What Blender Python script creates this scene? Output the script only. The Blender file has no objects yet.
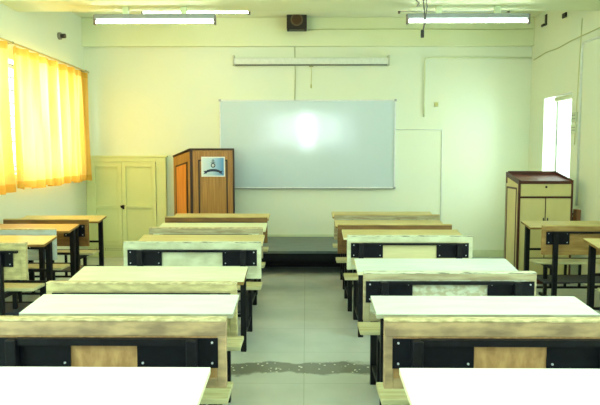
import bpy, bmesh, math, random
from mathutils import Vector, Matrix
random.seed(4)
C = bpy.context.scene.collection
S = bpy.context.scene
PI = math.pi

# ------------------------------------------------------------------ camera
cam = bpy.data.objects.new('camera', bpy.data.cameras.new('camera'))
C.objects.link(cam); S.camera = cam
cam.location = (0, 0, 1.42)
cam.rotation_euler = (PI/2 - math.atan(46.5/600), 0, math.atan(6/600))
cam.data.sensor_width = 36; cam.data.lens = 36.0
cam.data.clip_start = 0.05
# ------------------------------------------------------------------ sky
W = bpy.data.worlds.new('sky'); S.world = W; W.use_nodes = True
bg = W.node_tree.nodes['Background']
bg.inputs[0].default_value = (0.86, 0.97, 0.96, 1); bg.inputs[1].default_value = 3.0
# ------------------------------------------------------------------ daylight at the windows, some of them added
def area(name, loc, rot, sx, sy, power, col):
    l = bpy.data.lights.new(name, 'AREA'); l.shape = 'RECTANGLE'; l.size = sx; l.size_y = sy
    l.energy = power; l.color = col
    o = bpy.data.objects.new(name, l); C.objects.link(o); o.location = loc; o.rotation_euler = rot
    return o
DAY = (0.85, 1.0, 0.98)
area('daylight_left_far', (-3.62, 6.95, 1.9), (0, -PI/2, 0), 1.4, 1.6, 120, (1.0, .98, .92))
area('daylight_left_mid', (-3.62, 4.95, 1.9), (0, -PI/2, 0), 1.5, 2.2, 140, (1.0, .98, .92))
area('added_daylight_left_near', (-3.62, 0.6, 1.75), (0, -PI/2, 0), 1.5, 2.6, 130, DAY)  # added lamp behind an unseen left window, brightens the near desks
area('daylight_right_far', (3.75, 7.6, 1.7), (0, PI/2, 0), 1.3, 1.0, 70, DAY)
area('added_daylight_right_near', (3.75, 2.2, 1.7), (0, PI/2, 0), 1.5, 2.4, 140, DAY)  # added lamp at an unseen right window for side light
area('rear_glare_lamp', (0.02, -2.15, 2.15), (PI/2, 0, 0), 0.42, 1.2, 20, DAY)  # narrow rear lamp added for the bright core of the whiteboard glare
area('rear_halo_lamp', (0.02, -2.3, 2.3), (PI/2, 0, 0), 2.3, .9, 24, DAY)  # dimmer wide rear lamp added for the soft halo around that glare
TUBE = 17.0
# ------------------------------------------------------------------ exposure
S.view_settings.view_transform = 'Standard'; S.view_settings.look = 'None'
S.view_settings.gamma = 1; S.view_settings.use_curve_mapping = False
S.view_settings.exposure = 0.36

# ------------------------------------------------------------------ materials
def sl(c):
    return tuple(((v/255)/12.92 if v/255 <= .04045 else ((v/255+.055)/1.055)**2.4) for v in c)
def mat(name, col, rough=.5, col2=None, scale=(4, 4, 4), amount=.5, spec=.5, metal=0, noise=6, contrast=(.4, .65), bump=0):
    """procedural: two colours mixed by a stretched noise in object space"""
    m = bpy.data.materials.new(name); m.use_nodes = True
    n = m.node_tree.nodes; L = m.node_tree.links; b = n['Principled BSDF']
    c = (*sl(col), 1)
    b.inputs['Roughness'].default_value = rough; b.inputs['Metallic'].default_value = metal
    b.inputs['Specular IOR Level'].default_value = spec
    b.inputs['Base Color'].default_value = c
    tc = n.new('ShaderNodeTexCoord'); mp = n.new('ShaderNodeMapping'); mp.inputs['Scale'].default_value = scale
    nz = n.new('ShaderNodeTexNoise'); nz.inputs['Scale'].default_value = noise; nz.inputs['Detail'].default_value = 6
    L.new(tc.outputs['Object'], mp.inputs['Vector']); L.new(mp.outputs[0], nz.inputs['Vector'])
    rp = n.new('ShaderNodeMapRange'); rp.inputs['From Min'].default_value = contrast[0]; rp.inputs['From Max'].default_value = contrast[1]
    rp.inputs['To Max'].default_value = amount
    L.new(nz.outputs['Fac'], rp.inputs['Value'])
    mx = n.new('ShaderNodeMix'); mx.data_type = 'RGBA'
    mx.inputs['A'].default_value = c
    mx.inputs['B'].default_value = (*sl(col2 if col2 else tuple(v*.93 for v in col)), 1)
    L.new(rp.outputs[0], mx.inputs['Factor']); L.new(mx.outputs['Result'], b.inputs['Base Color'])
    if bump:
        bp = n.new('ShaderNodeBump'); bp.inputs['Strength'].default_value = bump; bp.inputs['Distance'].default_value = .01
        L.new(nz.outputs['Fac'], bp.inputs['Height']); L.new(bp.outputs[0], b.inputs['Normal'])
    m['mix'] = mx.name
    return m
def emit(name, col, s):
    m = bpy.data.materials.new(name); m.use_nodes = True
    b = m.node_tree.nodes['Principled BSDF']; b.inputs['Base Color'].default_value = (.9, .9, .9, 1)
    b.inputs['Emission Color'].default_value = (*col, 1); b.inputs['Emission Strength'].default_value = s
    return m
def glass():
    m = bpy.data.materials.new('window_glass'); m.use_nodes = True
    n = m.node_tree.nodes; L = m.node_tree.links; n.remove(n['Principled BSDF'])
    t = n.new('ShaderNodeBsdfTransparent'); t.inputs[0].default_value = (.95, .98, .97, 1)
    g = n.new('ShaderNodeBsdfGlossy'); g.inputs['Roughness'].default_value = .05
    x = n.new('ShaderNodeMixShader'); x.inputs[0].default_value = .06
    L.new(t.outputs[0], x.inputs[1]); L.new(g.outputs[0], x.inputs[2]); L.new(x.outputs[0], n['Material Output'].inputs[0])
    return m

WALL = mat('painted_wall', (227, 235, 209), .55, (220, 233, 214), (1, 1, 1), .6, noise=1.3, spec=.35)
BEAM = mat('painted_beam', (226, 235, 198), .6, (218, 229, 186), (1, 1, 1), .6, noise=1.6, spec=.3)
CEIL = mat('ceiling_paint', (230, 238, 208), .7, None, (1, 1, 1), .4, noise=2, spec=.2)
TRIM = mat('pale_trim', (206, 222, 184), .5, None, (1, 1, 1), .5)
WHITE = mat('white_reveal', (240, 244, 232), .5)
PIPE = mat('painted_conduit', (224, 234, 198), .45, (212, 222, 172), (1, 1, 1), .6)
PIPEW = mat('white_conduit', (226, 236, 226), .4)
BLACKM = mat('black_steel', (8, 9, 14), .5, (24, 27, 36), (3, 3, 3), .5, .25, noise=9)
PLATE = mat('dark_plate', (7, 10, 18), .5, (15, 19, 30), (3, 3, 3), .5, .2, noise=12)
SCREW = mat('bright_screw', (215, 222, 228), .3, None, metal=.4)
ALU = mat('aluminium', (230, 236, 234), .4, None, metal=0)
DARK = mat('dark_plastic', (20, 17, 15), .5)
CUPB = mat('cupboard_paint', (219, 227, 164), .5, (211, 220, 152), (1, 1, 1), .5, noise=3)
GLASS = glass()
TUBEM = emit('lit_tube', (.88, 1.0, .93), TUBE)
TUBEOFF = mat('unlit_tube', (205, 212, 205), .3)
PATTEN = mat('fixture_body', (140, 150, 148), .45)

def floor_mat():
    m = mat('stone_tile_floor', (202, 211, 203), .26, (184, 195, 187), (1, 1, 1), .7, noise=3.5, contrast=(.35, .7))
    n = m.node_tree.nodes; L = m.node_tree.links; b = n['Principled BSDF']; mx = n[m['mix']]
    tc = n.new('ShaderNodeTexCoord'); sp = n.new('ShaderNodeSeparateXYZ'); L.new(tc.outputs['Object'], sp.inputs[0])
    def math_(op, a, bb=None, clamp=False):
        q = n.new('ShaderNodeMath'); q.operation = op; q.use_clamp = clamp
        for i, v in enumerate((a, bb)):
            if v is None: continue
            if isinstance(v, (int, float)): q.inputs[i].default_value = v
            else: L.new(v, q.inputs[i])
        return q.outputs[0]
    # joints every 0.6 m
    jx = math_('LESS_THAN', math_('ABSOLUTE', math_('SUBTRACT', math_('FRACT', math_('ADD', math_('DIVIDE', sp.outputs['X'], .6), 20.52)), .5)), .005)
    jy = math_('LESS_THAN', math_('ABSOLUTE', math_('SUBTRACT', math_('FRACT', math_('ADD', math_('DIVIDE', sp.outputs['Y'], .6), 20.4)), .5)), .005)
    j = math_('MAXIMUM', jx, jy)
    m1 = n.new('ShaderNodeMix'); m1.data_type = 'RGBA'; L.new(math_('MULTIPLY', j, .36), m1.inputs['Factor'])
    L.new(mx.outputs['Result'], m1.inputs['A']); m1.inputs['B'].default_value = (*sl((120, 132, 112)), 1)
    # the patched crack across the aisle with pale chips
    wob = n.new('ShaderNodeTexNoise'); wob.inputs['Scale'].default_value = 2.6; wob.inputs['Detail'].default_value = 5
    L.new(tc.outputs['Object'], wob.inputs['Vector'])
    yc = math_('ADD', sp.outputs['Y'], math_('MULTIPLY', math_('SUBTRACT', wob.outputs['Fac'], .5), .42))
    d = math_('ABSOLUTE', math_('SUBTRACT', yc, 3.93))
    band = math_('MULTIPLY', math_('SUBTRACT', .12, d), 30, True)
    chips = n.new('ShaderNodeTexVoronoi'); chips.inputs['Scale'].default_value = 24; L.new(tc.outputs['Object'], chips.inputs['Vector'])
    ch = math_('LESS_THAN', chips.outputs['Distance'], .2)
    m0 = n.new('ShaderNodeMix'); m0.data_type = 'RGBA'; L.new(ch, m0.inputs['Factor'])
    m0.inputs['A'].default_value = (*sl((104, 106, 94)), 1); m0.inputs['B'].default_value = (*sl((240, 244, 226)), 1)
    m2 = n.new('ShaderNodeMix'); m2.data_type = 'RGBA'; L.new(math_('MULTIPLY', band, .85), m2.inputs['Factor'])
    L.new(m1.outputs['Result'], m2.inputs['A']); L.new(m0.outputs['Result'], m2.inputs['B'])
    L.new(m2.outputs['Result'], b.inputs['Base Color'])
    return m
FLOOR = floor_mat()

def wood(name, col, col2, rough=.5, stretch=(1.2, 9, 9), amount=.8, noise=4, contrast=(.38, .62)):
    return mat(name, col, rough, col2, stretch, amount, noise=noise, contrast=contrast)

# ------------------------------------------------------------------ mesh helpers
class MB:
    def __init__(s): s.bm = bmesh.new()
    def box(s, x0, x1, y0, y1, z0, z1, bevel=0, mi=0, zf=None):
        """zf(y) -> dz shears the box vertically"""
        vs = [s.bm.verts.new((x, y, z + (zf(y) if zf else 0))) for z in (z0, z1) for x, y in ((x0, y0), (x1, y0), (x1, y1), (x0, y1))]
        fs = [s.bm.faces.new([vs[i] for i in q]) for q in ((3, 2, 1, 0), (4, 5, 6, 7), (0, 1, 5, 4), (1, 2, 6, 5), (2, 3, 7, 6), (3, 0, 4, 7))]
        for f in fs: f.material_index = mi
        if bevel:
            es = list({e for f in fs for e in f.edges})
            r = bmesh.ops.bevel(s.bm, geom=es, offset=bevel, segments=2, affect='EDGES', profile=.5)
            for f in r['faces']: f.material_index = mi
        return s
    def prism(s, pts, z0, z1, ztop=None, mi=0):
        lo = [s.bm.verts.new((x, y, z0)) for x, y in pts]
        hi = [s.bm.verts.new((x, y, z1 if ztop is None else ztop(x, y))) for x, y in pts]
        n = len(pts)
        fs = [s.bm.faces.new(lo[::-1]), s.bm.faces.new(hi)]
        for i in range(n): fs.append(s.bm.faces.new((lo[i], lo[(i+1) % n], hi[(i+1) % n], hi[i])))
        for f in fs: f.material_index = mi
        return s
    def cyl(s, a, b, r, seg=16, mi=0, r2=None):
        a = Vector(a); b = Vector(b); d = b - a
        rot = d.to_track_quat('Z', 'Y').to_matrix().to_4x4()
        g = bmesh.ops.create_cone(s.bm, cap_ends=True, segments=seg, radius1=r, radius2=r if r2 is None else r2, depth=d.length,
                                  matrix=Matrix.Translation((a+b)/2) @ rot)
        for v in g['verts']:
            for f in v.link_faces: f.material_index = mi; f.smooth = len(f.verts) == 4
        return s
    def tube(s, pts, r, seg=8, mi=0):
        pts = [Vector(p) for p in pts]
        rings = []
        for i, p in enumerate(pts):
            t = (pts[min(i+1, len(pts)-1)] - pts[max(i-1, 0)]).normalized()
            q = t.to_track_quat('Z', 'Y')
            rings.append([s.bm.verts.new(p + q @ Vector((r*math.cos(2*PI*k/seg), r*math.sin(2*PI*k/seg), 0))) for k in range(seg)])
        for a, b in zip(rings, rings[1:]):
            best = min(range(seg), key=lambda o: sum((a[k].co-b[(k+o) % seg].co).length for k in range(seg)))
            for k in range(seg):
                f = s.bm.faces.new((a[k], a[(k+1) % seg], b[(k+1+best) % seg], b[(k+best) % seg])); f.smooth = True; f.material_index = mi
        s.bm.faces.new(rings[0][::-1]).material_index = mi; s.bm.faces.new(rings[-1]).material_index = mi
        return s
    def obj(s, name, mats, parent=None, loc=None):
        bmesh.ops.recalc_face_normals(s.bm, faces=s.bm.faces)
        me = bpy.data.meshes.new(name); s.bm.to_mesh(me); s.bm.free()
        for m in (mats if isinstance(mats, (list, tuple)) else [mats]): me.materials.append(m)
        o = bpy.data.objects.new(name, me); C.objects.link(o)
        if parent: o.parent = parent
        if loc: o.location = loc
        return o
def thing(name, label, cat, loc=(0, 0, 0), rz=0, group=None):
    o = bpy.data.objects.new(name, None); C.objects.link(o); o.location = loc; o.rotation_euler = (0, 0, rz)
    o.empty_display_size = .1
    return tag(o, label, cat, group)
def tag(o, label, cat, group=None):
    o['label'] = label; o['category'] = cat
    if group: o['group'] = group
    return o
def struct(o): o['kind'] = 'structure'; return o

# ------------------------------------------------------------------ room shell
XL, XR, YB, YR, ZC, T = -3.07, 3.10, 8.40, -1.70, 3.30, .22
struct(MB().box(XL-T, XR+T, YR-T, YB+T, -.15, 0).obj('floor', FLOOR))
struct(MB().box(XL-T, XR+T, YR-T, YB+T, ZC, ZC+.15).obj('ceiling', CEIL))
def wall_x(name, x0, x1, holes):
    """wall along Y with openings (y0, y1, z0, z1)"""
    m = MB(); y = YR-T
    for (a, b, z0, z1) in sorted(holes):
        m.box(x0, x1, y, a, 0, ZC); m.box(x0, x1, a, b, 0, z0); m.box(x0, x1, a, b, z1, ZC); y = b
    m.box(x0, x1, y, YB+T, 0, ZC)
    return struct(m.obj(name, WALL))
LW = [(6.20, 7.85, 1.22, 2.42), (3.9, 5.95, 1.22, 2.42), (-.7, 1.9, 1.1, 2.42)]
RW = [(7.10, 7.93, .98, 2.175), (1.0, 3.4, 1.1, 2.42)]
wall_x('wall_left', XL-T, XL, LW)
wall_x('wall_right', XR, XR+T, RW)
struct(MB().box(XL, XR, YB, YB+T, 0, ZC).obj('wall_back', WALL))
m = MB(); m.box(XL, -1.58, YR-T, YR, 0, ZC).box(1.62, XR, YR-T, YR, 0, ZC).box(-1.58, 1.62, YR-T, YR, 0, 1.6).box(-1.58, 1.62, YR-T, YR, 2.75, ZC)
struct(m.obj('wall_front', WALL))
# beams
struct(MB().box(XL, XR, YB-.07, YB, 2.916, ZC, .006).obj('trim_1', BEAM))
struct(MB().box(XL, XR, 6.05, 6.50, 2.95, ZC, .008).obj('trim_2', BEAM))
struct(MB().box(-1.86, 1.45, YB-.02, YB, .287, .318).obj('baseboard_back', TRIM))
struct(MB().box(1.45, XR, YB-.015, YB, 0, .1, .003).obj('baseboard_right', TRIM))
# pilaster edge and raised paint panel on the walls
struct(MB().box(XR-.012, XR, 5.2, 6.93, 0, 2.95, .003).obj('trim_3', WALL))

FRAMEM = mat('grey_green_frame', (150, 164, 146), .5)
def window(name, side, y0, y1, z0, z1, mull, reveal=True):
    """casement in the outer half of the wall; side -1 left, +1 right"""
    xo = (XL-T+.02) if side < 0 else (XR+T-.05)
    fr = MB(); w = .045
    fr.box(xo, xo+.03, y0, y1, z0, z0+w).box(xo, xo+.03, y0, y1, z1-w, z1)
    ys = [y0+w/2] + mull + [y1-w/2]
    for y in ys: fr.box(xo, xo+.03, y-w/2, y+w/2, z0+w, z1-w)
    root = struct(MB().box(XL-T+.001 if side < 0 else XR+.02, XL-.02 if side < 0 else XR+T-.001, y0, y1, z0, z0+.012).obj(name, WHITE))
    fr.obj('window_frame', FRAMEM, root)
    for a, b in zip(ys, ys[1:]):
        MB().box(xo+.012, xo+.016, a+w/2, b-w/2, z0+w, z1-w).obj('pane', GLASS, root)
    return root
w1 = window('window_1', -1, 6.20, 7.85, 1.22, 2.42, [6.75, 7.3])
w2 = window('window_2', -1, 3.9, 5.95, 1.22, 2.42, [4.6, 5.3])
w3 = window('added_window_3', -1, -.7, 1.9, 1.1, 2.42, [.15, 1.05])  # unseen window, put in to let more daylight onto the front desks
w4 = window('window_4', 1, 7.10, 7.93, .98, 2.175, [7.43])
w5 = window('added_window_5', 1, 1.0, 3.4, 1.1, 2.42, [1.8, 2.6])  # unseen window, put in as an opening for the right side lamp
# grille of the far left windows
for wd, a, b in ((w1, 6.20, 7.85), (w2, 3.9, 5.95)):
    g = MB()
    for k in range(9): g.box(XL-.07, XL-.062, a, b, 1.3+k*.135, 1.312+k*.135)
    g.obj('window_grille', BLACKM, wd)
# white faced reveal and small roller of the far right window
MB().box(XR+.001, XR+T-.05, 7.915, 7.929, .995, 2.174).box(XR+.001, XR+T-.05, 7.11, 7.915, 2.16, 2.174).obj('reveal_lining', WHITE, w4)
MB().cyl((XR+.04, 7.13, 2.125), (XR+.04, 7.62, 2.125), .032, 12).obj('blind_roller', mat('blind_cloth', (206, 212, 176), .7), w4)
pts = [(XR+.045, 7.32+.006*math.sin(k*1.3), 2.10-k*.1) for k in range(11)]
MB().tube(pts, .004, 6).obj('blind_cord', mat('grey_cord', (120, 126, 116), .6), w4)
wr = struct(MB().box(-1.58, 1.62, YR-T+.001, YR-.001, 1.6, 1.612).obj('unseen_window_6', WHITE))  # unseen rear window, read off the whiteboard glare and widened for its halo
fr = MB(); fr.box(-1.58, 1.62, YR-.19, YR-.16, 1.612, 1.65).box(-1.58, 1.62, YR-.19, YR-.16, 2.71, 2.75)
xs = [-1.58, -1.05, -.36, .36, 1.05, 1.58]
for x in xs: fr.box(x, x+.04, YR-.19, YR-.16, 1.65, 2.71)
fr.obj('window_frame', FRAMEM, wr)
for a, b in zip(xs, xs[1:]): MB().box(a+.04, b, YR-.178, YR-.174, 1.65, 2.71).obj('pane', GLASS, wr)

# dais
d = thing('teaching_platform', 'low dark grey platform with black front below the whiteboard', 'platform', (0, 7.75, 0))
DG = mat('platform_top', (92, 108, 106), .4, (74, 88, 86), (1, 3, 3), .7, noise=5)
MB().box(-1.86, 1.45, -.64, .645, .255, .287, .004).obj('platform_top', DG, d)
MB().box(-1.84, 1.43, -.63, -.60, .17, .255).obj('apron', PLATE, d)
MB().box(-1.80, 1.40, -.12, .64, 0, .255).obj('platform_base', BLACKM, d)

# ------------------------------------------------------------------ bench desks
def bench(label, xc, y, W=1.0, BW=.97, desk=None, edge=None, face=None, cap=None, inner=None, rz=0, inset=.10, seatm=None, bar=True, slope=.035, depth=.25, tr=.052, bh=.016,
          screws_edge=False, zb=.80, plates=True, pin=.03, pw=.25, pinset=None):
    g = 'double school bench desks in rows'
    r = thing('bench_desk', label, 'bench desk', (xc, y, 0), rz, g)
    h = W/2; b = BW/2
    sh = lambda yy: (yy-.28)/depth*slope
    # desktop: laminate on a board
    m = MB(); m.box(-h, h, .28, .28+depth, .727, .744, .002, 1, zf=sh); m.box(-h, h, .28, .28+depth, .7445, .748, .001, 0, zf=sh)
    dt = m.obj('desktop', [desk, edge], r)
    if screws_edge:
        for k in range(5):
            MB().cyl((-h+.1+k*(W-.2)/4, .276, .735), (-h+.1+k*(W-.2)/4, .283, .735), .005, 8).obj('screw', DARK, dt)
    # seat
    MB().box(-h, h, .09, .28, .427, .45, .004).obj('seat', seatm or SEAT, r)
    # backrest: thick board with pale cap and recessed inner panel
    m = MB(); t = .035
    m.box(-b, b, 0, t, zb-tr, zb-.0105, .003, 0)                   # top rail
    m.box(-b, -b+.035, 0, t, .53, zb-tr, .003, 0).box(b-.035, b, 0, t, .53, zb-tr, .003, 0)
    m.box(-b+.035, b-.035, 0, t, .53, .57, .003, 0)
    m.box(-b, b, -.001, t+.012, zb-.010, zb, .003, 1)
    br = m.obj('backrest', [face, cap], r)
    MB().box(-b+.035, b-.035, .006, t-.004, .57, zb-tr).obj('backrest_panel', inner or face, br)
    # steel posts behind the board with plates
    for s in (-1, 1):
        xp = s*(h-(pinset or inset)-.018)
        MB().box(xp-.02, xp+.02, -.042, -.004, 0, zb-tr-.006, .004).obj('post', BLACKM, r)
        if plates:
            xa, xb = sorted((s*(b-pin), s*(b-pin-pw)))
            p = MB().box(xa, xb, -.004, -.0005, zb-tr-.123, zb-tr-.006, .001).obj('bracket_plate', PLATE, r)
            for px in (xa+.022, xb-.022):
                for pz in (zb-tr-.103, zb-tr-.023):
                    MB().cyl((px, -.008, pz), (px, -.003, pz), .0045, 8).obj('screw', SCREW, p)
        # desk leg, seat bearer and foot rail
        xl = s*(h-inset)
        x0, x1 = sorted((xl, xl-s*.04))
        MB().box(x0, x1, .46, .50, 0, .726+sh(.46)).obj('leg', BLACKM, r)
        if pinset: x0, x1, ye = xp-.02, xp+.02, .30
        else: ye = .46
        m = MB(); m.box(x0+.005, x1-.005, -.004, ye, .395, .4265).box(x0+.008, x1-.008, -.004, ye, .10, .125)
        m.box(x0+.006, x1-.006, .17, .20, .125, .395)
        m.obj('side_frame', BLACKM, r)
        if not pinset: MB().box(x0+.008, x1-.008, .29, .46, .70, .7265).obj('desk_bearer', BLACKM, r)
    if bar: MB().box(-h+inset+.03, h-inset-.03, -.03, -.004, zb-tr-.004-bh, zb-tr-.004).obj('back_rail', BLACKM, r)
    m = MB(); x = h-inset-.03
    m.box(-x, x, .465, .485, .12, .14).box(-x, x, .465, .485, .235, .255).box(-x, x, .465, .485, .402, .424)
    for xx in (-.14, 0, .14): m.box(xx-.011, xx+.011, .4655, .4845, .13, .41)
    m.obj('cross_rail', BLACKM, r)
    MB().box(-x, x, .465, .485, .50, .52).obj('desk_rail', BLACKM, r)
    MB().box(-x, x, .05, .36, .26, .275, .003).obj('book_shelf', SHELF, r)
    return r
SEAT = wood('seat_laminate', (214, 214, 168), (184, 178, 122), .45)
SHELF = mat('dark_shelf', (52, 56, 68), .5)
W_MINT = wood('white_laminate', (224, 240, 222), (210, 228, 206), .38, (1, 5, 5), .6)
W_PURE = wood('bright_white_laminate', (246, 249, 240), (238, 242, 230), .34, (1, 5, 5), .5)
W_GREY = wood('cool_white_laminate', (216, 228, 218), (198, 212, 200), .34, (1, 6, 6), .7)
CREAM = wood('cream_laminate', (222, 230, 194), (206, 212, 168), .42, (1, 6, 6), .7)
YEL = wood('yellow_laminate', (208, 196, 132), (190, 176, 110), .42, (1, 6, 6), .7)
TAN = wood('tan_laminate', (206, 194, 132), (186, 172, 108), .45, (1, 6, 6), .7)
ORG = wood('orange_laminate', (196, 164, 104), (176, 142, 80), .4, (1, 6, 6), .7)
E_BR = wood('brown_edge', (150, 120, 60), (112, 84, 36), .6, (3, 9, 9))
E_GR = wood('grey_edge', (176, 178, 150), (140, 138, 108), .6, (3, 9, 9))
E_CR = wood('cream_edge', (232, 234, 196), (214, 214, 166), .5, (3, 9, 9))
F_RAW = wood('raw_tan_board', (194, 168, 124), (126, 108, 84), .6, (2.5, 14, 7), noise=3)
F_RAW2 = wood('raw_yellow_board', (210, 200, 142), (168, 156, 110), .6, (3, 12, 8), noise=4)
F_CRM = wood('cream_painted_board', (216, 222, 188), (184, 186, 146), .5, (2, 3, 3), .7, noise=4)
F_GRY = wood('worn_grey_board', (188, 182, 142), (150, 134, 100), .6, (1.6, 10, 10), noise=4)
F_BRN = wood('brown_board', (132, 98, 46), (100, 68, 30), .5, (1.5, 9, 9))
F_GLD = wood('golden_brown_board', (174, 142, 82), (144, 110, 56), .5, (1.5, 12, 9))
F_SCR = wood('scuffed_white_board', (214, 222, 196), (176, 170, 128), .6, (4, 7, 7), noise=6, contrast=(.45, .58))
IN_TAN = wood('tan_panel', (196, 158, 104), (160, 120, 70), .55, (5, 2, 2), noise=7)
CAPY = wood('pale_yellow_cap', (222, 212, 162), (160, 144, 98), .55, (5, 9, 9), noise=5)
CAPW = wood('scratched_white_cap', (216, 222, 192), (112, 106, 84), .55, (3, 20, 20), noise=5, contrast=(.5, .62))
CAPT = wood('tan_cap', (212, 196, 128), (184, 166, 98), .5)

R = lambda x: x + .5
bench('nearest bright white desktop at the bottom right corner, lit almost pure white', R(.288), 1.28, desk=W_PURE, edge=E_CR, face=F_RAW, cap=CAPY, inner=IN_TAN, pw=.29, slope=.02, tr=.066, bh=.025)
bench('second bench from the front right of the aisle, tan panel and large pale mint desktop', R(.302)-.025, 2.24, W=.95, BW=.955, desk=W_MINT, edge=E_GR, face=F_RAW, cap=CAPY, inner=IN_TAN, pw=.31, slope=.02, tr=.066, bh=.025)
bench('right aisle bench with cool white desktop, screw heads along its edge, worn back board', .302+.47, 3.18, W=.94, BW=.925, tr=.043, pin=.012, desk=W_GREY, edge=E_CR, face=F_GRY, cap=CAPW, inner=F_SCR, screws_edge=True)
bench('right aisle bench with ochre desktop and cream back board between two dark plates', R(.312), 4.66, desk=YEL, edge=E_CR, face=F_CRM, cap=CAPW, inner=wood('cream_panel', (218, 212, 158), (206, 200, 146)), BW=.98)
bench('right aisle bench with plain dark brown back board, just behind the cream-backed one', .285+.525, 5.44, desk=TAN, edge=E_BR, face=F_BRN, cap=CAPT, inner=F_BRN, plates=False, W=1.05, BW=1.04)
bench('farthest bench right of the aisle, thin tan top over scuffed white board', .295+.565, 6.35, desk=TAN, edge=E_BR, face=F_GRY, cap=CAPT, inner=F_SCR, plates=False, W=1.13, BW=1.12)
Lx = lambda x, w=1.0: -x - w/2
bench('nearest bright white desktop at the bottom left corner, lit almost pure white', Lx(.295), 1.28, desk=W_PURE, edge=E_CR, face=F_RAW, cap=CAPY, inner=IN_TAN, pw=.29, slope=.02, tr=.066, bh=.025)
bench('bench left of the aisle with wide white desktop and raw tan back with orange-brown panel', Lx(.313, .92), 2.24, desk=W_MINT, edge=E_GR, face=F_RAW, cap=CAPY, inner=IN_TAN, pw=.31, W=.92, BW=.935, slope=.024, tr=.066, bh=.025)
bench('left aisle bench with cream desktop on brown edge and raw yellow back board', Lx(.335, .95), 2.90, desk=CREAM, edge=E_BR, face=F_RAW2, cap=CAPY, inner=F_RAW2, W=.95, BW=.94, tr=.045)
bench('left aisle bench with yellow desktop and white-painted back board with two dark plates', Lx(.335, .98), 4.30, desk=YEL, edge=E_CR, face=F_CRM, cap=CAPW, inner=F_CRM, W=.98, BW=1.0)
bench('left aisle bench with cream top and greyish worn rail, beyond the white-backed one', Lx(.370), 5.17, desk=CREAM, edge=E_CR, face=F_GRY, cap=CAPY, inner=CREAM, plates=False, BW=.99)
bench('farthest bench left of the aisle, brown back board below the wooden lectern', Lx(.400, 1.04), 6.1, desk=TAN, edge=E_BR, face=F_BRN, cap=CAPT, inner=F_BRN, plates=False, W=1.04, BW=1.05)
SW = .86
def side(lab, xe, y, sgn, **k):
    bench(lab, xe+sgn*SW/2, y, W=SW, BW=SW-.02, inset=.03, **{**dict(pinset=.10, pw=.21), **k})
side('window-side bench farthest back, golden desktop and brown back board before the cupboard', -2.14, 5.86, -1, desk=YEL, edge=E_BR, face=F_BRN, cap=CAPT, inner=F_BRN)
side('window-side bench with orange-tan desktop and bluish white strip on its back', -2.13, 5.06, -1, desk=ORG, edge=E_BR, face=mat('bluish_strip', (196, 214, 214), .5, (176, 190, 180), (2, 6, 6), .7), cap=CAPY)
side('window-side bench nearest the camera, yellow desktop and raw plywood back at left edge', -2.0, 4.24, -1, desk=YEL, edge=E_BR, face=F_RAW2, cap=CAPY, inner=F_RAW2, pin=.09, pinset=.17)
side('right wall bench with golden-brown back board, in front of the brown-trimmed cabinet', 2.12, 5.38, 1, desk=TAN, edge=E_BR, face=F_GLD, cap=CAPT, inner=F_GLD)
side('right wall bench at the picture edge, only its yellowish desktop corner and leg showing', 2.15, 4.11, 1, desk=YEL, edge=E_BR, face=F_GLD, cap=CAPT, inner=F_GLD)

# ------------------------------------------------------------------ whiteboard
wb = thing('whiteboard', 'large glossy whiteboard with aluminium frame on the back wall', 'whiteboard', (.02, YB, .974))
wbm = mat('whiteboard_surface', (192, 211, 219), .10, (190, 208, 214), (1, 1, 1), .4, noise=1.5, spec=.9)
q_ = wbm.node_tree.nodes['Principled BSDF'].inputs; q_['Coat Weight'].default_value = 1.0; q_['Coat Roughness'].default_value = .42
MB().box(-1.205, 1.205, -.022, -.001, .008, 1.212).obj('board_surface', wbm, wb)
m = MB(); a = .018
m.box(-1.21, 1.21, -.034, -.001, 1.202, 1.222, .003).box(-1.21, 1.21, -.034, -.001, -.004, .014, .003)
m.box(-1.222, -1.204, -.034, -.001, 0, 1.218, .003).box(1.204, 1.222, -.034, -.001, 0, 1.218, .003)
m.obj('frame', ALU, wb)
MB().box(-1.21, 1.21, -.06, -.034, -.014, -.006, .002).obj('pen_tray', mat('tray_metal', (120, 128, 130), .4, metal=.6), wb)
for x in (-1.213, 1.213):
    for z in (.004, 1.213): MB().box(x-.016, x+.016, -.038, -.001, z-.016, z+.016, .005).obj('corner_cap', mat('grey_cap', (170, 176, 176), .5), wb)

# projector screen housing
sc = thing('projector_screen_case', 'long white roller screen case above the whiteboard', 'projector screen', (.07, YB, 2.66))
MB().box(-1.06, 1.06, -.09, -.001, .01, .098, .012).obj('casing', mat('screen_case_paint', (222, 230, 218), .45), sc)
for s in (-1, 1): MB().box(s*1.06-.012, s*1.06+.012, -.098, -.001, 0, .13, .004).obj('end_cap', mat('end_cap_grey', (190, 196, 176), .5), sc)
MB().box(-1.04, 1.04, -.07, -.05, -.006, .012, .003).obj('bottom_bar', mat('dark_bar', (92, 100, 88), .5), sc)
MB().tube([(0, -.06, 0), (.002, -.06, -.12), (0, -.06, -.26)], .004, 6).cyl((-.0, -.06, -.31), (0, -.06, -.26), .009, 8).obj('pull_cord', mat('cord_yellow', (196, 196, 110), .6), sc)
MB().box(-.03, .03, -.07, -.045, -.02, 0).obj('cord_clip', mat('clip_green', (150, 156, 110), .6), sc)

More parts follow.
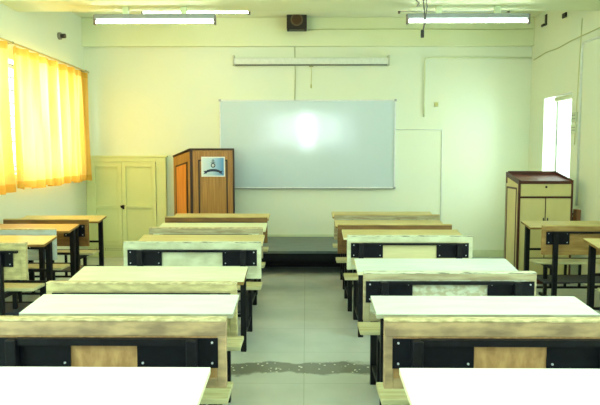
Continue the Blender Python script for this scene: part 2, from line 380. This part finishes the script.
# loudspeaker on the beam
sp = thing('wall_speaker', 'small black square loudspeaker with round cone high on the back wall', 'speaker', (-.125, YB-.07, 3.11))
MB().box(-.135, .135, -.16, 0, 0, .255, .008).obj('cabinet', mat('speaker_box', (34, 26, 18), .5), sp)
MB().cyl((0, -.168, .125), (0, -.158, .125), .083, 28).obj('cone_ring', mat('speaker_ring', (104, 88, 62), .5), sp)
MB().cyl((0, -.172, .125), (0, -.166, .125), .062, 28, r2=.066).cyl((0, -.180, .125), (0, -.172, .125), .028, 20, r2=.02).obj('cone', mat('speaker_cone', (74, 50, 20), .6), sp)
for s in (-1, 1): MB().box(s*.115-.012, s*.115+.012, -.15, -.1, -.02, 0).obj('foot', DARK, sp)

# ------------------------------------------------------------------ built-in cupboard
cu = thing('wall_cupboard', 'pale yellow-green built-in cupboard with two panelled doors in the left corner', 'cupboard', (-2.55, YB, 0))
m = MB()
m.box(-.515, -.44, -.07, 0, 0, 1.40, .003).box(.465, .60, -.07, 0, 0, 1.40, .003).box(-.44, .465, -.07, 0, 1.34, 1.40, .003).box(-.44, .465, -.07, 0, 0, .16, .003)
m.box(-.515, .62, -.085, 0, 1.40, 1.425, .004)
m.obj('frame', CUPB, cu)
for s, x0, x1 in ((-1, -.436, -.016), (1, -.012, .461)):
    m = MB(); w = .055
    m.box(x0, x0+w, -.085, -.05, .165, 1.336, .003).box(x1-w, x1, -.085, -.05, .165, 1.336, .003)
    for z0, z1 in ((.165, .225), (.69, .735), (1.27, 1.336)): m.box(x0+w, x1-w, -.085, -.05, z0, z1, .003)
    m.box(x0+w, x1-w, -.060, -.045, .225, 1.27)
    dr = m.obj('door', CUPB, cu)
    if s > 0:
        MB().box(x0+.004, x0+.03, -.094, -.085, .68, .74, .002).cyl((x0+.0, -.105, .715), (x0+.0, -.088, .715), .02, 14).obj('latch', mat('old_latch', (52, 48, 30), .4, metal=.5), dr)
        MB().box(x0-.03, x0+.045, -.1, -.094, .722, .732).obj('bolt', mat('old_bolt', (120, 112, 80), .4, metal=.6), dr)
m = MB()
for k in range(26):
    for j in range(2): m.box(-.40+k*.032, -.388+k*.032, -.074, -.07, .095+j*.025, .107+j*.025)
m.obj('vent_grille', mat('vent_shadow', (164, 172, 118), .7), cu)

# ------------------------------------------------------------------ wooden lectern on the dais
le = thing('wooden_lectern', 'tall orange-brown wooden lectern with a blue and white notice, left of the whiteboard', 'lectern', (-1.22, 7.85, .287))
LW1 = wood('lectern_wood', (170, 128, 62), (140, 100, 42), .35, (14, 14, .8), noise=4)
LW2 = wood('lectern_panel_wood', (176, 134, 66), (136, 98, 40), .35, (26, 26, .5), noise=4)
LSD = wood('lectern_side_wood', (218, 144, 58), (198, 120, 42), .35, (10, 10, .7), noise=3)
LDK = mat('lectern_dark_edge', (44, 22, 14), .4)
foot = [(-.30, 0), (.275, 0), (.40, .30), (.40, .42), (-.59, .42), (-.59, .30)]
top = lambda x, y: 1.225 - .30*y
MB().prism([(-.265, .012), (.265, .012), (.225, .31), (.215, .41), (-.575, .41), (-.575, .31)], 0, 1.2, lambda x, y: top(x, y)-.012).obj('body', LW1, le)
# front frame
m = MB(); m.box(-.262, -.19, -.005, .012, 0, 1.195, .002).box(.195, .262, -.005, .012, 0, 1.195, .002).box(-.19, .195, -.005, .012, 1.085, 1.195, .002).box(-.19, .195, -.005, .012, 0, .08, .002)
m.obj('front_frame', LW1, le)
MB().box(-.172, .177, .0, .011, .08, 1.067).obj('front_panel', LW2, le)
m = MB(); m.box(-.19, -.172, -.008, .012, .08, 1.085).box(.177, .195, -.008, .012, .08, 1.085).box(-.172, .177, -.008, .012, 1.067, 1.085)
m.obj('panel_bead', LDK, le)
m = MB(); m.box(-.30, -.262, -.01, .03, 0, 1.21, .003).box(.262, .282, -.01, .03, 0, 1.21, .003)
m.obj('corner_post', LDK, le)
m = MB(); m.prism([(-.30, -.012), (.285, -.012), (.24, .30), (.225, .42), (-.59, .42), (-.59, .30)], 1.19, 1.2, lambda x, y: top(x, y)+.004)
for v in m.bm.verts:
    if abs(v.co.z-1.19) < 1e-5: v.co.z = top(v.co.x, v.co.y)-.012
m.obj('lid', LDK, le)
# splayed left side: plane from (-.28,.03) to (-.55,.31)
def splay(u0, u1, z0, z1, off, th, topfn=False):
    a = Vector((-.285, .028, 0)); b = Vector((-.578, .312, 0)); t = (b-a).normalized(); n = Vector((-t.y, t.x, 0)); n = n if n.x < 0 else -n
    L_ = (b-a).length; m = MB()
    q = [a+t*(u0*L_)+n*off, a+t*(u1*L_)+n*off, a+t*(u1*L_)+n*(off+th), a+t*(u0*L_)+n*(off+th)]
    vs = []
    m.prism([(p.x, p.y) for p in q], z0, z1, (lambda x, y: z1-.30*(y-.03)))
    return m
splay(.02, .98, 0, 1.19, 0, .012).obj('side_panel', LW1, le)
splay(.17, .85, .08, 1.07, .012, .004).obj('side_bead', LDK, le)
splay(.235, .785, .10, 1.045, .013, .008).obj('side_inset', LSD, le)
# notice
no = tag(MB().box(-.155, .155, -.003, 0, -.13, .13).obj('notice', mat('notice_paper', (232, 238, 236), .5), None, (-1.213, 7.838, 1.28)), 'white-bordered blue notice with a crest and ribbon, stuck on the wooden lectern', 'notice')
def notice_mat():
    m = bpy.data.materials.new('notice_print'); m.use_nodes = True
    n = m.node_tree.nodes; L = m.node_tree.links
    tc = n.new('ShaderNodeTexCoord'); cr = n.new('ShaderNodeValToRGB'); sp_ = n.new('ShaderNodeSeparateXYZ')
    L.new(tc.outputs['Generated'], sp_.inputs[0]); L.new(sp_.outputs['X'], cr.inputs[0]); L.new(cr.outputs[0], n['Principled BSDF'].inputs['Base Color'])
    cr.color_ramp.elements[0].color = (*sl((206, 226, 234)), 1); cr.color_ramp.elements[1].color = (*sl((66, 140, 206)), 1)
    e = cr.color_ramp.elements.new(.45); e.color = (*sl((176, 212, 232)), 1)
    n['Principled BSDF'].inputs['Roughness'].default_value = .5
    return m
MB().box(-.14, .14, -.0045, -.003, -.115, .115).obj('print', notice_mat(), no)
INK = mat('navy_ink', (30, 48, 84), .5)
m = MB()
# ribbon: curved banner with folded tails; crest: shield, crown bars
for k in range(12):
    a0 = -.085+k*.17/12; a1 = a0+.17/12
    f = lambda x: -.045-.0*x - 2.2*x*x
    vs = [m.bm.verts.new(p) for p in ((a0, -.006, f(a0)-.016), (a1, -.006, f(a1)-.016), (a1, -.006, f(a1)+.016), (a0, -.006, f(a0)+.016))]
    m.bm.faces.new(vs)
for s in (-1, 1):
    m.bm.faces.new([m.bm.verts.new(p) for p in ((s*.08, -.0065, -.085), (s*.125, -.0065, -.095), (s*.112, -.0065, -.075), (s*.125, -.0065, -.055), (s*.08, -.0065, -.052))])
m.cyl((0, -.0065, .018), (0, -.0045, .018), .03, 18)
m.box(-.004, .004, -.0065, -.0045, .045, .1).box(-.022, .022, -.0065, -.0045, .072, .079).box(-.03, .03, -.0065, -.0045, .05, .056)
m.obj('crest', INK, no)
MB().cyl((0, -.0075, .018), (0, -.0065, .018), .019, 16).obj('crest_centre', mat('crest_pale', (190, 206, 214), .5), no)

# ------------------------------------------------------------------ cream podium cabinet, right
cb = thing('podium_cabinet', 'cream cabinet with dark brown edges, sloped top and one drawer, before the right window', 'cabinet', (2.64, 6.62, 0))
CBM = mat('cream_cabinet', (214, 206, 146), .45, (204, 194, 132), (2, 2, 1), .6, noise=3)
CBD = mat('maroon_edge', (78, 34, 26), .45, (62, 26, 20), (3, 3, 3), .5)
w, dp = .30, .43
ft, bk = 1.135, 1.20
m = MB().prism([(-w+.012, .012), (w-.012, .012), (w-.012, dp-.012), (-w+.012, dp-.012)], .06, 1, lambda x, y: ft-.015 + (bk-ft)*y/dp)
m.obj('carcass', CBM, cb)
m = MB()
for x in (-w, w-.022):
    m.box(x, x+.022, 0, .022, 0, ft+.02).box(x, x+.022, dp-.022, dp, 0, bk+.035)
    m.box(x, x+.022, .022, dp-.022, 0, .05)
    m.box(x, x+.016, .022, dp-.022, ft-.03, ft+.022, zf=lambda y: (bk-ft+.015)*y/dp)
m.box(-w+.022, w-.022, 0, .02, 0, .06).box(-w+.022, w-.022, 0, .02, .955, .975).box(-w+.022, w-.022, 0, .02, ft-.022, ft+.012)
m.box(-w+.022, w-.022, dp-.016, dp, bk-.05, bk+.045).box(-w+.022, w-.022, dp-.02, dp, 0, .06)
m.obj('edge_frame', CBD, cb)
MB().box(-w+.02, w-.02, .018, dp-.018, ft-.005, ft+.004, zf=lambda y: (bk-ft)*y/dp).obj('sloped_top', mat('maroon_top', (112, 60, 48), .4), cb)
dr = MB().box(-w+.026, w-.026, -.006, .01, .98, ft-.026, .002).obj('drawer', CBM, cb)
MB().cyl((.0, -.014, 1.08), (.0, -.005, 1.08), .012, 14).obj('lock', mat('lock_dark', (40, 34, 28), .3, metal=.6), dr)
for s in (-1, 1):
    x0, x1 = sorted((s*.006, s*(w-.026)))
    dd = MB().box(x0, x1, -.006, .01, .065, .95, .002).obj('door', CBM, cb)
    MB().box(s*.022-.006, s*.022+.006, -.02, -.006, .70, .74, .002).obj('handle', mat('door_pull', (60, 50, 36), .4), dd)
MB().box(-.004, .004, -.004, .012, .06, .955).obj('door_gap_strip', CBD, cb)
m = MB(); m.box(-w-.006, -w+.012, .05, .07, .09, 1.07).box(-w-.006, -w+.012, dp-.07, dp-.05, .09, 1.07).box(-w-.006, -w+.012, .07, dp-.07, 1.05, 1.07).box(-w-.006, -w+.012, .07, dp-.07, .09, .11)
m.obj('side_bead', CBD, cb)
MB().box(-w-.001, -w+.012, .022, dp-.022, .05, ft-.03).obj('side_panel', CBM, cb)

# ------------------------------------------------------------------ tube lights
def tube_light(label, x, y, z, lit=True, drop=.08, L_=1.24):
    t = thing('tube_light', label, 'tube light', (x, y, z), 0, 'fluorescent tube lights')
    MB().box(-L_/2, L_/2, -.022, .022, .028, .075, .004).obj('fixture_body', PATTEN, t)
    for s in (-1, 1):
        MB().box(s*(L_/2)-.012, s*(L_/2)+.012, -.02, .02, -.03, .07, .003).obj('lamp_holder', mat('holder_grey', (120, 110, 96), .5), t)
        MB().box(s*.3-.03, s*.3+.03, -.02, .02, .075, .075+drop, .003).obj('mounting_clip', TRIM, t)
    MB().cyl((-L_/2+.012, 0, 0), (L_/2-.012, 0, 0), .0135, 14).obj('tube', TUBEM if lit else TUBEOFF, t)
tube_light('lit fluorescent tube at upper left, hanging below the near ceiling beam', -1.56, 6.3, 2.80, drop=.075)
tube_light('lit fluorescent tube at upper right, behind the dangling black cable', 1.66, 6.3, 2.80, drop=.075)
tube_light('farther lit tube partly behind the upper left tube light', -1.28, 7.1, 3.085, drop=.14)
tube_light('unlit dim tube just above the bright upper right tube light', 1.68, 7.0, 3.07, lit=False, drop=.155)
for x, y in ((-1.6, 3.0), (1.6, 3.0), (-1.5, -.4), (1.5, -.4), (-1.6, 4.9), (1.6, 4.9)):  # unseen tubes added overhead to brighten the room
    tube_light('lit tube added on the ceiling overhead as unseen fill light', x, y, 3.1, drop=.125)

# ------------------------------------------------------------------ curtains
def curtain_mat(name, ca, cb_, tr):
    m = bpy.data.materials.new(name); m.use_nodes = True
    n = m.node_tree.nodes; L = m.node_tree.links; n.remove(n['Principled BSDF'])
    tc = n.new('ShaderNodeTexCoord'); mp = n.new('ShaderNodeMapping'); mp.inputs['Scale'].default_value = (1, 3.2, .25)
    nz = n.new('ShaderNodeTexNoise'); nz.inputs['Scale'].default_value = 2.2; nz.inputs['Detail'].default_value = 4
    L.new(tc.outputs['Object'], mp.inputs[0]); L.new(mp.outputs[0], nz.inputs['Vector'])
    cr = n.new('ShaderNodeValToRGB'); L.new(nz.outputs['Fac'], cr.inputs[0])  # stretched bands paint fold shade and bright streaks into the cloth colour
    cr.color_ramp.elements[0].position = .35; cr.color_ramp.elements[1].position = .65
    cr.color_ramp.elements[0].color = (*sl(ca), 1); cr.color_ramp.elements[1].color = (*sl(cb_), 1)
    d_ = n.new('ShaderNodeBsdfDiffuse'); t_ = n.new('ShaderNodeBsdfTranslucent'); x_ = n.new('ShaderNodeMixShader'); x_.inputs[0].default_value = tr
    L.new(cr.outputs[0], d_.inputs[0]); L.new(cr.outputs[0], t_.inputs[0]); L.new(d_.outputs[0], x_.inputs[1]); L.new(t_.outputs[0], x_.inputs[2])
    L.new(x_.outputs[0], n['Material Output'].inputs[0])
    return m
CUR = curtain_mat('yellow_curtain_cloth', (236, 176, 70), (255, 224, 132), .42)
HEM = curtain_mat('curtain_hem', (226, 172, 70), (238, 190, 86), .36)
def curtain(label, y0, y1, zt, zb, seed, folds):
    rnd = random.Random(seed)
    r = thing('curtain', label, 'curtain', (-2.95, (y0+y1)/2, zb), 0, 'yellow curtains along the window wall')
    ph = [rnd.uniform(0, 6.28) for _ in range(5)]
    N, K = 170, 16
    def off(u, v):
        amp = .024 + .026*(1-v)
        x = amp*math.sin(u*folds*2*PI+ph[0]+.5*math.sin(v*3+ph[1])) + .5*amp*math.sin(u*folds*4.3*PI+ph[2])
        return x + .012*math.sin(u*9+ph[3])
    def sheet(v0, v1, k, dx=0):
        m = MB(); g = []
        for j in range(k+1):
            v = v0+(v1-v0)*j/k; row = []
            for i in range(N+1):
                u = i/N
                yy = (u-.5)*(y1-y0)*(1-.035*math.sin(v*PI)) + .008*math.sin(u*folds*2*PI+ph[4])
                zz = v*(zt-zb) + (.014*math.sin(u*folds*PI+ph[1]) if v < .01 else 0)
                row.append(m.bm.verts.new((off(u, v)+dx, yy, zz)))
            g.append(row)
        for a, b in zip(g, g[1:]):
            for i in range(N): f = m.bm.faces.new((a[i], a[i+1], b[i+1], b[i])); f.smooth = True
        return m
    sheet(.055, .95, K).obj('cloth', CUR, r)
    sheet(0, .055, 2).obj('hem', HEM, r)
    sheet(.95, 1.0, 2).obj('heading', HEM, r)
    return r
curtain('yellow curtain panel nearest the back wall cupboard', 7.15, 8.12, 2.53, 1.09, 3, 4)
curtain('middle yellow curtain panel, second from the back wall corner', 6.10, 7.13, 2.53, 1.08, 8, 4)
curtain('yellow curtain cut by the left picture edge', 3.9, 6.0, 2.53, 1.06, 5, 9)
rod = thing('curtain_rod', 'thin curtain rod along the top of the window wall', 'curtain rod', (-2.95, 6.0, 2.552))
MB().cyl((0, -2.3, 0), (0, 2.22, 0), .010, 10).obj('rod', mat('rod_brass', (206, 184, 104), .4), rod)
for y in (-2.2, .10, 2.1): MB().box(-.115, .012, y-.012, y+.012, -.012, .012).obj('bracket', mat('rod_bracket', (170, 160, 110), .5), rod)

# ------------------------------------------------------------------ conduits, cables and small fittings
def line(name, label, cat, pts, r, m, seg=8):
    return tag(MB().tube(pts, r, seg).obj(name, m), label, cat)
yb = YB-.012
line('conduit', 'thin painted conduit turning down the back wall right of the whiteboard', 'conduit', [(XR-.01, yb, 2.765), (1.72, yb, 2.765), (1.645, yb, 2.75), (1.635, yb, 2.70), (1.635, yb, 1.96)], .011, PIPE)
line('wall_cable', 'thin vertical cable from beam down to the whiteboard top', 'cable', [(-.155, YB-.006, 2.915), (-.15, YB-.006, 2.5), (-.155, YB-.006, 2.2)], .005, mat('greenish_cable', (170, 176, 116), .6))
line('wall_cable', 'thin wire running right from the speaker on the wall beam', 'cable', [(.02, YB-.078, 3.13), (.3, YB-.076, 3.14), (1.2, YB-.076, 3.14), (2.6, YB-.076, 3.13), (3.08, YB-.076, 3.14)], .005, mat('pale_cable', (186, 196, 136), .6))
line('wall_trunking', 'faint painted trunking down the back wall beside the whiteboard right end', 'trunking', [(1.25, YB-.006, 1.785), (1.885, YB-.006, 1.785), (1.89, YB-.006, 1.78), (1.89, YB-.006, .11)], .006, PIPEW)
xr = XR-.02
line('conduit', 'white vertical pipe on the right wall beside the far window', 'conduit', [(xr, 6.84, .86), (xr, 6.84, 2.62), (xr, 6.80, 2.68), (xr, 6.3, 2.66), (xr, 5.3, 2.66)], .014, PIPEW)
line('wall_cable', 'thin drooping cable running along the top of the right wall', 'cable', [(XR-.008, 8.3, 2.72), (XR-.008, 7.9, 2.75), (XR-.008, 7.5, 2.74), (XR-.008, 7.2, 2.76), (XR-.02, 6.8, 2.76), (XR-.02, 6.3, 2.765), (XR-.02, 5.5, 2.77)], .006, mat('olive_cable', (192, 198, 140), .6))
line('wall_cable', 'thin vertical wire above the pipe on the right wall', 'cable', [(XR-.022, 6.86, 2.95), (XR-.02, 6.9, 2.4), (XR-.02, 6.93, 1.9), (XR-.02, 6.95, 1.55)], .005, mat('pale_olive_cable', (204, 210, 156), .6))
sb = thing('switch_box', 'small pale switch box on the right wall between window and pipe', 'switch', (XR, 6.98, 1.68))
MB().box(-.03, 0, -.08, .06, 0, .10, .004).obj('upper_box', mat('switch_pale', (204, 216, 180), .4), sb)
MB().box(-.03, 0, -.08, .06, .13, .24, .004).obj('lower_box', mat('switch_pale_b', (196, 210, 176), .4), sb)
for z in (.03, .06, .16, .20): MB().box(-.036, -.03, -.05, .03, z, z+.012).obj('rocker', mat('rocker_grey', (150, 162, 136), .4), sb)
pk = thing('socket_box', 'brown socket with black plug low on the right wall behind the cabinet', 'socket', (XR-.012, 6.78, .66))
MB().box(-.05, 0, -.04, .05, 0, .16, .004).obj('socket', mat('socket_brown', (140, 92, 54), .5), pk)
MB().box(-.075, -.04, .05, .10, .0, .07, .006).cyl((-.055, .075, .07), (-.055, .06, .11), .012, 10).obj('plug', DARK, pk)
# dangling cable near the right tube
dc = thing('hanging_cable', 'black cable with connector dangling from the beam before the right tube', 'cable', (1.15, 6.02, 2.88))
MB().tube([(.0, 0, .28), (-.01, -.01, .1), (.01, 0, -.05), (.012, -.01, -.16), (-.004, 0, -.24)], .007, 8).tube([(-.03, 0, .28), (.02, -.01, .12), (.035, 0, 0), (.02, -.01, -.12), (-.003, 0, -.23)], .005, 8).obj('wires', mat('cable_grey', (92, 96, 92), .5), dc)
MB().box(-.022, .008, -.014, .014, -.30, -.225, .004).obj('connector', DARK, dc)
MB().tube([(-.05, 0, .10), (-.07, 0, .06), (-.045, 0, .03), (-.07, 0, 0), (-.035, 0, .01)], .008, 8).obj('knotted_end', mat('cable_knot', (110, 110, 98), .5), dc)
hk = tag(MB().box(-.012, 0, -.03, .03, 0, .14, .003).box(-.03, -.012, .02, .10, 0, .03, .003).obj('wall_hook', DARK, None, (XR, 7.93, 3.10)), 'black hook high on the right wall near the back corner', 'hook')
hk2 = tag(MB().box(-.02, 0, -.05, .05, 0, .055, .004).obj('junction_box', DARK, None, (XR, 7.36, 3.07)), 'tiny black box high on the right wall, nearer than the hook', 'junction box')
lh = thing('lamp_holder', 'small dark round bulb holder high on the left wall above the curtains', 'lamp holder', (XL, 7.55, 2.905))
MB().cyl((0, 0, 0), (.03, 0, 0), .045, 20).obj('base', mat('holder_silver', (150, 150, 140), .35, metal=.6), lh)
MB().cyl((.03, 0, 0), (.085, 0, 0), .028, 18).obj('socket', mat('holder_brown', (50, 40, 28), .4), lh)
st = tag(MB().box(-.025, .025, -.012, 0, -.03, .03, .004).obj('wall_stain', mat('stain_tan', (196, 196, 120), .6), None, (1.80, YB, 2.13)), 'small tan patch of old fixing on wall right of conduit end', 'stain')  # small tan block stands in for a stain on the wall
